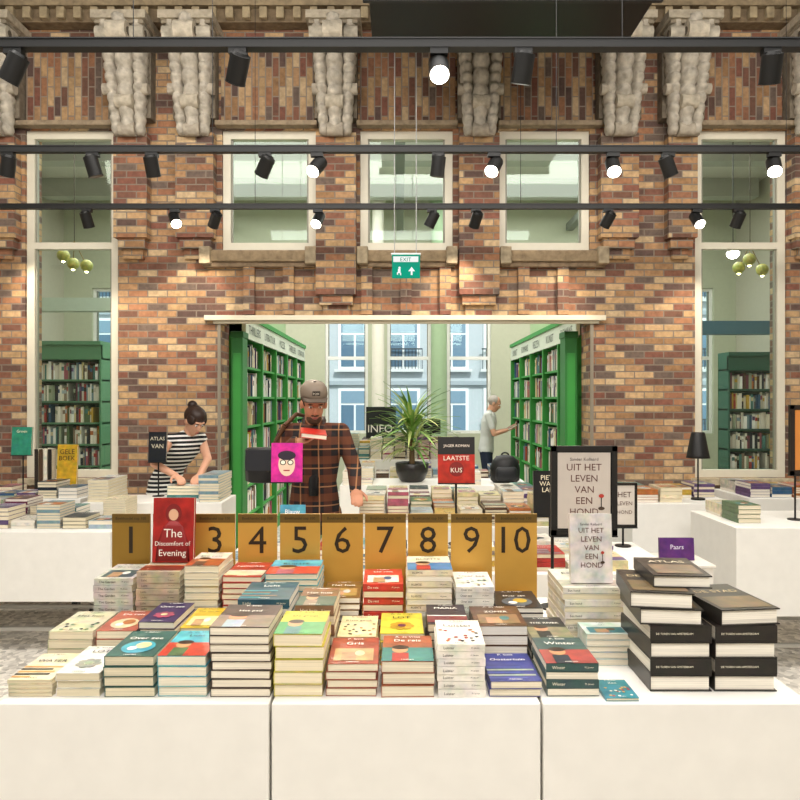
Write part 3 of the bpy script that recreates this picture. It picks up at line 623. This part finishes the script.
for i in range(170):
    az=rs.uniform(0,2*math.pi); el=rs.uniform(-.15,1.5); L=rs.uniform(.34,.56); base=Vector((px0,py0,pz0+rs.uniform(.3,.66)))
    dh=Vector((math.cos(az),math.sin(az),0)); side=Vector((-math.sin(az),math.cos(az),0)); v=[];f=[]; p=base; e=el; n=6
    for k in range(n+1):
        w=.016*math.sin(math.pi*(.12+.88*k/n))+.0008; v+= [p-side*w,p-Vector((0,0,.004)),p+side*w]
        p=p+(dh*math.cos(e)+Z*math.sin(e))*(L/n); e-=.13
    for k in range(n):
        f+=[(3*k,3*k+1,3*k+4,3*k+3),(3*k+1,3*k+2,3*k+5,3*k+4)]
    b.add(v,f,rs.choice(['#5f8a3c','#7ba44c','#4a7232','#96b860','#b4c478','#ccd488']),ATT,None,True)
b.make('potted_palm')
def pendant(x,y,z,r=.075,n=3):
    b=B(); b.cyl((x,y,z+.3),(x,y,5.249),.005,.005,'#3a3020',n=6)
    for i in range(n):
        a=i*2.1; q=(x+.15*math.cos(a),y+.15*math.sin(a),z+.05*i); b.cyl((x,y,z+.3),q,.005,.005,'#8a7030',n=6); b.ell(q,(r,r,r),'#b0b060',GLO)
        b.ell((q[0],q[1],q[2]-r*.9),(.022,.022,.022),'#fff0b0',EMI,n=10,k=6)
    b.make('pendant_lamp')
pendant(-4.0,8.6,3.25); pendant(4.3,8.6,3.2)
b=B(); x,y,z=px(733,9.2),9.2,pz(252,9.2); b.cyl((x,y,z+.12),(x,y,5.249),.006,.006,'#222222',n=6); b.lathe([(.09,.0),(.085,.02),(.05,.1),(.02,.13)],(x,y,z),'#2a2a2a'); b.ell((x,y,z-.02),(.08,.08,.07),'#fff6e0',EMI); b.make('pendant_lamp')
b=B(); b.box(-5.9,-2.3,10.6,10.8,2.95,3.15,'#b4c0b0'); b.box(2.4,5.9,10.6,10.8,2.6,2.8,'#4a6a78')
for sx in (-5.9,-2.4,2.5,5.8): b.box(sx,sx+.08,10.65,10.75,0,3.0 if sx<0 else 2.6,'#a0b09c')
b.make('trim_8')
b=B()
for y in (8.0,9.8,11.5): b.box(-5.9,5.9,y,y+.25,4.95,5.248,'#b4b6ac')
for x in (-3,0,3): b.box(x-.06,x+.06,6.8,12.4,4.6,4.72,'#7c8078')
for x in (-3,0,3):
    for y in (8.1,11.6): b.cyl((x,y,4.7),(x,y,4.97),.01,.01,'#333333',n=6)
b.make('trim_9')
b=B(); b.box(-14,14,12.9,30,-.12,-.02,'#8a8c8c'); b.make('street_ground')
b=B(); FYY=21; b.box(-13,13,FYY,FYY+.5,0,12,'#c2c8cc')
for i in range(-8,9):
    for j in range(5):
        x=i*1.45+.1; z=.5+j*2.1
        b.box(x-.5,x+.5,FYY-.06,FYY-.001,z-.08,z+1.45,'#f6f7f7'); 
        b.box(x-.41,x-.03,FYY-.08,FYY-.06,z,z+.95,'#56748c',ATT); b.box(x+.03,x+.41,FYY-.08,FYY-.06,z,z+.95,'#6b889e',ATT); b.box(x-.41,x+.41,FYY-.08,FYY-.06,z+1.01,z+1.37,'#7d98ac',ATT)
        b.box(x-.6,x+.6,FYY-.2,FYY-.06,z-.16,z-.08,'#dcdedc')
        if i%2==0:
            for k in range(12): b.box(x-.55+k*.1,x-.53+k*.1,FYY-.2,FYY-.18,z-.08,z+.5,'#3c464e')
            b.box(x-.57,x+.57,FYY-.21,FYY-.17,z+.5,z+.54,'#3c464e')
for j in range(5): b.box(-13,13,FYY-.12,FYY-.001,2.05+j*2.1,2.17+j*2.1,'#a8b0b6')
b.make('building_facade')

# ------------------------------------------------ people
def orth(a): return Vector(a).normalized()
def person(name,base,fwd,S,lean,arms,hands,mats,hp,extra,headturn=0,female=False):
    fwd=orth(fwd); R=fwd.cross(Z); base=Vector(base)
    g=B(); bones=[]
    def Lc(r,f,z): return base+(R*r+fwd*f)*S+Z*z*S
    def cap(p0,r0,p1,r1,lab):
        g.ell(p0,(r0,)*3,'#ffffff',n=12,k=8); g.ell(p1,(r1,)*3,'#ffffff',n=12,k=8); g.cyl(p0,p1,r0,r1,'#ffffff',n=12); bones.append((Vector(p0),r0,Vector(p1),r1,lab))
    wsh=.92 if female else 1
    dz=-abs(lean)*.22
    prof=[(0,.80,.12,.10),(-.01,.88,.165,.12),(-.005,.97,.158,.11),(lean*.2,1.08,.142*wsh,.105),(lean*.5,1.2+dz*.3,.16*wsh,.115),(lean*.75,1.31+dz*.6,.182*wsh,.12),(lean*.92,1.4+dz*.85,.165*wsh,.1),(lean,1.46+dz,.08,.07)]
    ang=math.atan2(lean,.55)
    rings=[]
    for i,(f,z,a,bb) in enumerate(prof):
        k=ang*min(1,max(0,(z-.95)/.3)); fv=fwd*math.cos(k)-Z*math.sin(k)
        rings.append((Lc(0,f,z),R*a*S,fv*bb*S))
    g.loft(rings,'#ffffff',n=20)
    for r in (-.08,0,.08):
        for i in range(1,len(prof)-2):
            p,q=prof[i],prof[i+1]
            bones.append((Lc(r,p[0],p[1]),.1*S,Lc(r,q[0],q[1]),.1*S,'top' if q[1]>hp['hem'] else 'pants'))
    for s in (-1,1):
        sp=Lc(s*.17*wsh,lean*.9,1.41+dz*.9)
        A=arms[0 if s<0 else 1]; e=Vector(A[0]); w=Vector(A[1])
        cap(Lc(s*.08,lean*.9,1.42+dz*.9),.05*S,sp,.058*S*wsh,'top')
        sl=hp['sleeve']
        if sl>=2: cap(sp,.058*S,e,.048*S,'top'); cap(e,.048*S,w,.036*S,'top')
        else:
            m=sp.lerp(e,max(.02,sl)); 
            if sl>0: cap(sp,.055*S*wsh,m,.052*S*wsh,'top')
            cap(m,.045*S*wsh,e,.038*S*wsh,'skin'); cap(e,.038*S*wsh,w,.027*S,'skin')
        dd,nn=hands[0 if s<0 else 1]; dd=orth(dd); nn=Vector(nn); nn=(nn-dd*nn.dot(dd)).normalized(); ac=dd.cross(nn); 
        curl=.45
        g.loft([(w+dd*t*S,ac*a*S,nn*q*S) for t,a,q in ((-.02,.027,.022),(.02,.032,.017),(.06,.041,.015),(.088,.04,.012),(.095,.03,.009))],'#ffffff',n=12)
        bones.append((w,.02,w+dd*.09*S,.035,'skin'))
        sgn=1 if s>0 else -1
        for i,Lf in enumerate((.064,.074,.070,.055)):
            p=w+(dd*.085+ac*sgn*(-.03+.02*i))*S; a=0
            for k,fr in enumerate((.45,.32,.23)):
                a+=curl*(1 if k else .5); q=p+(dd*math.cos(a)+nn*math.sin(a))*Lf*fr*S; cap(p,.0088*S,q,.0082*S,'skin'); p=q
        p=w+(dd*.025-ac*sgn*.032)*S; q=p+orth(dd*.6-ac*sgn*.65+nn*.35)*.042*S; cap(p,.012*S,q,.010*S,'skin'); cap(q,.010*S,q+orth(dd*.85-ac*sgn*.1+nn*.4)*.032*S,.0088*S,'skin')
    for s in (-1,1):
        hpj=Lc(s*.085,-.01,.87); kn=Lc(s*.1,.02,.48); an=Lc(s*.105,-.03,.09)
        cap(hpj,.092*S,kn,.064*S,'pants'); cap(kn,.064*S,an,.052*S,'pants'); cap(Lc(s*.105,-.045,.042),.04*S,Lc(s*.12,.13,.032),.03*S,'shoe'); cap(an,.04*S,Lc(s*.11,.03,.055),.042*S,'shoe')
    nk=Lc(0,lean-.01,1.45+dz); pit=hp['pitch']; hc=nk+(fwd*(.03+.11*math.sin(pit))+Z*(.155-.03*math.sin(pit)))*S
    hf0=(Matrix.Rotation(headturn,3,'Z')@fwd); R2_=hf0.cross(Z); hf=hf0*math.cos(pit)-Z*math.sin(pit); hu=R2_.cross(hf)
    HM=Matrix(((R2_.x,hf.x,hu.x,hc.x),(R2_.y,hf.y,hu.y,hc.y),(R2_.z,hf.z,hu.z,hc.z),(0,0,0,1)))@Matrix.Diagonal((S,S,S,1))
    cap(nk-Z*.03*S,.058*S*wsh,HM@Vector((0,-.015,-.05)),.052*S*wsh,'skin')
    for c,r in (((0,-.01,.03),(.074,.094,.088)),((0,.022,-.03),(.06,.072,.082)),((0,.048,-.088),(.036,.04,.028)),((0,.096,-.018),(.012,.017,.026)),((0,.1,-.032),(.017,.014,.011)),((.076,-.002,-.012),(.011,.02,.031)),((-.076,-.002,-.012),(.011,.02,.031)),((0,.08,.03),(.05,.016,.012)),((0,.09,-.066),(.022,.009,.009))):
        g.ell(c,r,'#ffffff',0,HM,n=18,k=12)
    bones.append((HM@Vector((0,0,.04)),.09,HM@Vector((0,.02,-.08)),.07,'skin'))
    me=bpy.data.meshes.new('tmp'); me.from_pydata(g.v,[],g.f); ob=bpy.data.objects.new('tmp',me); scene.collection.objects.link(ob)
    rm=ob.modifiers.new('r','REMESH'); rm.mode='VOXEL'; rm.voxel_size=.0065; sm=ob.modifiers.new('s','SMOOTH'); sm.factor=.5; sm.iterations=2
    dg=bpy.context.evaluated_depsgraph_get(); m2=bpy.data.meshes.new_from_object(ob.evaluated_get(dg)); bpy.data.objects.remove(ob)
    n=len(m2.polygons); C=np.zeros(n*3); m2.polygons.foreach_get('center',C); C=C.reshape(-1,3)
    best=np.full(n,1e9); lab=np.zeros(n,int); labs=['top','pants','skin','shoe']
    for p0,r0,p1,r1,lb in bones:
        a=np.array(p0);d_=np.array(p1)-a; L2=max(1e-9,d_@d_); t=np.clip(((C-a)@d_)/L2,0,1); ds=np.linalg.norm(C-(a+t[:,None]*d_),axis=1)-(r0+(r1-r0)*t)
        k=ds<best; best[k]=ds[k]; lab[k]=labs.index(lb)
    m2.materials.clear()
    for lb in labs: m2.materials.append(mats[lb])
    m2.polygons.foreach_set('material_index',lab.astype(np.int32)); m2.polygons.foreach_set('use_smooth',np.ones(n,bool)); m2.update()
    root=bpy.data.objects.new(name,None); scene.collection.objects.link(root)
    body=bpy.data.objects.new('body',m2); scene.collection.objects.link(body); body.parent=root
    h=B()
    for s in (-1,1):
        h.ell((s*.029,.082,.004),(.013,.009,.008),'#f0ece6',ATT,HM,n=12,k=8); h.ell((s*.029,.0895,.003),(.0055,.003,.0055),'#2a1c14',ATT,HM,n=10,k=6)
        h.ell((s*.03,.089,.024),(.019,.006,.004),hp['hair'],ATT,HM,n=10,k=6)
    h.ell((0,.0965,-.064),(.02,.005,.006),'#a05a50',ATT,HM,n=12,k=6)
    h.make('face_details',parent=root)
    extra(root,HM,Lc)
    return root
skin=solid('skin','#c08668',.55); skin2=solid('skin_fair','#cf9c80',.55)
denim=solid('dark_denim','#1e2430',.85); shoe=solid('shoe_leather','#1a1614',.5)
def ex1(root,HM,Lc):
    h=B(); h.ell((0,-.022,.02),(.080,.092,.08),'#3a281c',ATT,HM,n=20,k=12); h.ell((0,.047,-.085),(.048,.05,.038),'#4a3222',ATT,HM,n=16,k=10); h.ell((0,.09,-.05),(.026,.012,.006),'#4a3222',ATT,HM)
    h.make('hair_and_beard',parent=root)
    c=B(); c.loft([((0,-.012,z),(a,0,0),(0,q,0)) for z,a,q in ((.045,.084,.102),(.07,.086,.104),(.1,.08,.096),(.122,.064,.078),(.135,.04,.048),(.14,.012,.014))],'#7a6c5e',ATT,HM,n=24)
    v=[];f=[];n=12
    for i in range(n+1):
        a=math.pi*i/n; cx=math.cos(a); sy=math.sin(a)
        for rr,(sx,yy,dz_) in enumerate(((.082,.09,0),(.075,.15,-.006))):
            y_=(.03+.06*sy) if rr==0 else (.05+.1*sy); z_=.062-.02*abs(cx)**2*(1 if rr else .4)
            v.append((cx*sx,y_,z_)); v.append((cx*sx,y_,z_-.006))
    for i in range(n):
        o=4*i; f+=[(o,o+2,o+6,o+4),(o+1,o+5,o+7,o+3),(o+2,o+3,o+7,o+6),(o,o+4,o+5,o+1)]
    c.add(v,f,'#5a4e44',ATT,HM); c.ell((0,-.005,.14),(.009,.009,.005),'#51463f',ATT,HM)
    c.quad((.024,.082,.08),(-1,0,0),(0,0,1),.048,.03,'#3a322c',ATT,HM,off=.006)
    c.text('BOEK',(.02,.082,.087),(-1,0,0),(0,0,1),.04,.014,'#e8e0d0',ATT,HM,off=.008)
    c.make('cap',parent=root)
    k=B(); M=Matrix.Translation((-.515,4.165,1.40))@Matrix.Rotation(.15,4,'Z')@Matrix.Rotation(.12,4,'X')@Matrix.Rotation(.12,4,'Y')
    k.box(-.075,.075,-.1,.1,-.014,-.011,'#c83028',GLO,M); k.box(-.073,.073,-.098,.098,-.011,.011,'#f4ecd8',PAG,M); k.box(-.075,.075,-.1,.1,.011,.014,'#c83028',GLO,M); k.box(-.077,-.075,-.1,.1,-.014,.014,'#c83028',GLO,M)
    k.make('held_book',parent=root)
    s=B(); c0=Vector((-.86,4.42,1.2)); 
    s.loft([((c0.x,c0.y,c0.z+z),(a,0,0),(0,q,0)) for z,a,q in ((-.12,.09,.05),(-.11,.115,.065),(.0,.12,.07),(.09,.115,.06),(.1,.1,.045))],'#141519',ATT,n=8)
    s.box(c0.x-.1,c0.x+.1,c0.y-.075,c0.y-.062,c0.z-.04,c0.z+.09,'#1e2026',ATT)
    pts=[c0+Vector((.06,-.02,.1)),Vector((-.72,4.36,1.44)),Vector((-.66,4.46,1.51)),Vector((-.6,4.58,1.49))]
    for i in range(3): s.cyl(pts[i],pts[i+1],.013,.013,'#5a3c26',n=8)
    s.make('shoulder_bag',parent=root)
    t=B(); 
    t.loft([(Lc(0,.119,z),Vector((a,0,0)),Vector((0,.012,0))) for z,a in ((1.0,.03),(1.2,.035),(1.36,.035),(1.43,.04))],'#17171b',ATT,n=10)
    t.loft([(Lc(.045,.095,1.41),Vector((.02,0,.01)),Vector((0,.012,0))),(Lc(.06,.05,1.47),Vector((.018,0,0)),Vector((0,.02,0))),(Lc(.05,-.03,1.495),Vector((.015,0,0)),Vector((0,.02,0)))],'#3a2620',ATT,n=10)
    t.loft([(Lc(-.045,.095,1.41),Vector((.02,0,-.01)),Vector((0,.012,0))),(Lc(-.06,.05,1.47),Vector((.018,0,0)),Vector((0,.02,0))),(Lc(-.05,-.03,1.495),Vector((.015,0,0)),Vector((0,.02,0)))],'#3a2620',ATT,n=10)
    t.make('inner_tshirt_and_collar',parent=root)
# arms order: index0 -> person's left side, index1 -> person's right side
person('man_in_plaid_shirt',(-.55,4.5,0),(.08,-1,0),1.0,.06,
  [((-.29,4.44,1.17),(-.27,4.25,1.05)) , ((-.81,4.42,1.18),(-.64,4.24,1.345))],
  [((.15,-1,-.3),(0,-.2,-1)),((1,-.25,.12),(0,-.2,1))],
  {'top':plaid(),'pants':denim,'skin':skin,'shoe':shoe},dict(hem=.9,sleeve=3,pitch=.36,hair='#3a281c'),ex1,headturn=.18)
def ex2(root,HM,Lc):
    h=B(); h.ell((0,-.024,.03),(.084,.094,.092),'#2e1c14',ATT,HM,n=20,k=12); h.ell((0,.004,.062),(.078,.088,.064),'#2e1c14',ATT,HM,n=20,k=12); h.ell((0,-.1,.085),(.042,.042,.04),'#2a1912',ATT,HM,n=14,k=10); h.ell((.058,.015,.03),(.028,.062,.05),'#2e1c14',ATT,HM); h.ell((-.058,.015,.03),(.028,.062,.05),'#2e1c14',ATT,HM)
    h.make('hair',parent=root)
person('woman_in_striped_top',(-1.99,5.95,0),(.78,-.62,0),.95,.34,
  [((-1.56,5.68,1.12),(-1.58,5.53,1.01)),((-1.93,5.5,1.1),(-1.75,5.46,1.01))],
  [((-.1,-1,-.25),(0,0,-1)),((.5,-.6,-.15),(0,0,-1))],
  {'top':stripes(),'pants':solid('black_trousers','#15161a'),'skin':skin2,'shoe':shoe},dict(hem=.95,sleeve=.0,pitch=.65,hair='#2e1c14'),ex2,female=True)
def ex3(root,HM,Lc):
    h=B(); h.ell((0,-.022,.032),(.081,.093,.088),'#a39c92',ATT,HM,n=20,k=12); h.make('hair',parent=root)
    k=B(); M=Matrix.Translation((1.66,10.42,1.2))@Matrix.Rotation(-.5,4,'Y'); k.box(-.07,.07,-.1,.1,-.012,-.009,'#d8d0c0',GLO,M); k.box(-.068,.068,-.098,.098,-.009,.009,'#efe6d2',PAG,M); k.box(-.07,.07,-.1,.1,.009,.012,'#8a5030',GLO,M); k.make('held_book',parent=root)
person('man_in_pale_tshirt',(1.30,10.5,0),(.97,-.25,0),.98,.05,
  [((1.42,10.68,1.1),(1.6,10.52,1.15)),((1.38,10.27,1.1),(1.58,10.36,1.15))],
  [((1,-.2,.25),(0,0,1)),((1,.2,.25),(0,0,1))],
  {'top':solid('pale_tshirt','#c9ccc6',.9),'pants':solid('jeans','#232c40',.85),'skin':skin2,'shoe':shoe},dict(hem=.95,sleeve=.65,pitch=.45,hair='#a39c92'),ex3)

# ------------------------------------------------ lights, world, camera
def area(name,loc,rot,sx,sy,e,col):
    l=bpy.data.lights.new(name,'AREA'); l.shape='RECTANGLE'; l.size=sx; l.size_y=sy; l.energy=e; l.color=col
    o=bpy.data.objects.new(name,l); o.location=loc; o.rotation_euler=rot; scene.collection.objects.link(o)
area('area_fill',(0,2.6,5.1),(math.radians(10),0,0),8,2.2,345,(1,.96,.9))  # added soft overhead fill for the front room, unseen, no fixture modelled
area('area_fill',(0,-1.2,4.2),(math.radians(48),0,0),5,1.8,205,(1,.96,.91))  # added fill from behind the camera to brighten the table fronts
area('wall_fill',(0,3.4,4.7),(math.radians(72),0,0),8,.3,62,(1,.91,.78))  # added strip light out of frame, lifts the upper brick and corbels
area('area_fill',(0,9.6,4.9),(0,0,0),9,4,490,(1,.98,.94))  # added general fill for the rear room, not an actual fixture
area('area_fill',(0,7.6,4.5),(math.radians(150),0,0),8,.5,75,(1,.98,.93))  # added area light aimed up at the rear ceiling, no lamp hangs there
su=bpy.data.lights.new('sun','SUN'); su.energy=3.2; su.angle=.05; so=bpy.data.objects.new('sun',su); so.rotation_euler=(math.radians(48),0,math.radians(15)); scene.collection.objects.link(so)
w=bpy.data.worlds.new('World'); scene.world=w; w.use_nodes=True; bg=w.node_tree.nodes['Background']; bg.inputs[0].default_value=(.85,.92,1,1); bg.inputs[1].default_value=1.4
cam=bpy.data.cameras.new('camera'); cam.lens=36*F/800; cam.sensor_width=36; cam.clip_start=.05
co=bpy.data.objects.new('camera',cam); co.location=(0,0,CZ); co.rotation_euler=(math.pi/2,0,0); scene.collection.objects.link(co); scene.camera=co
scene.view_settings.view_transform='Standard'; scene.view_settings.look='None'; scene.view_settings.exposure=.08
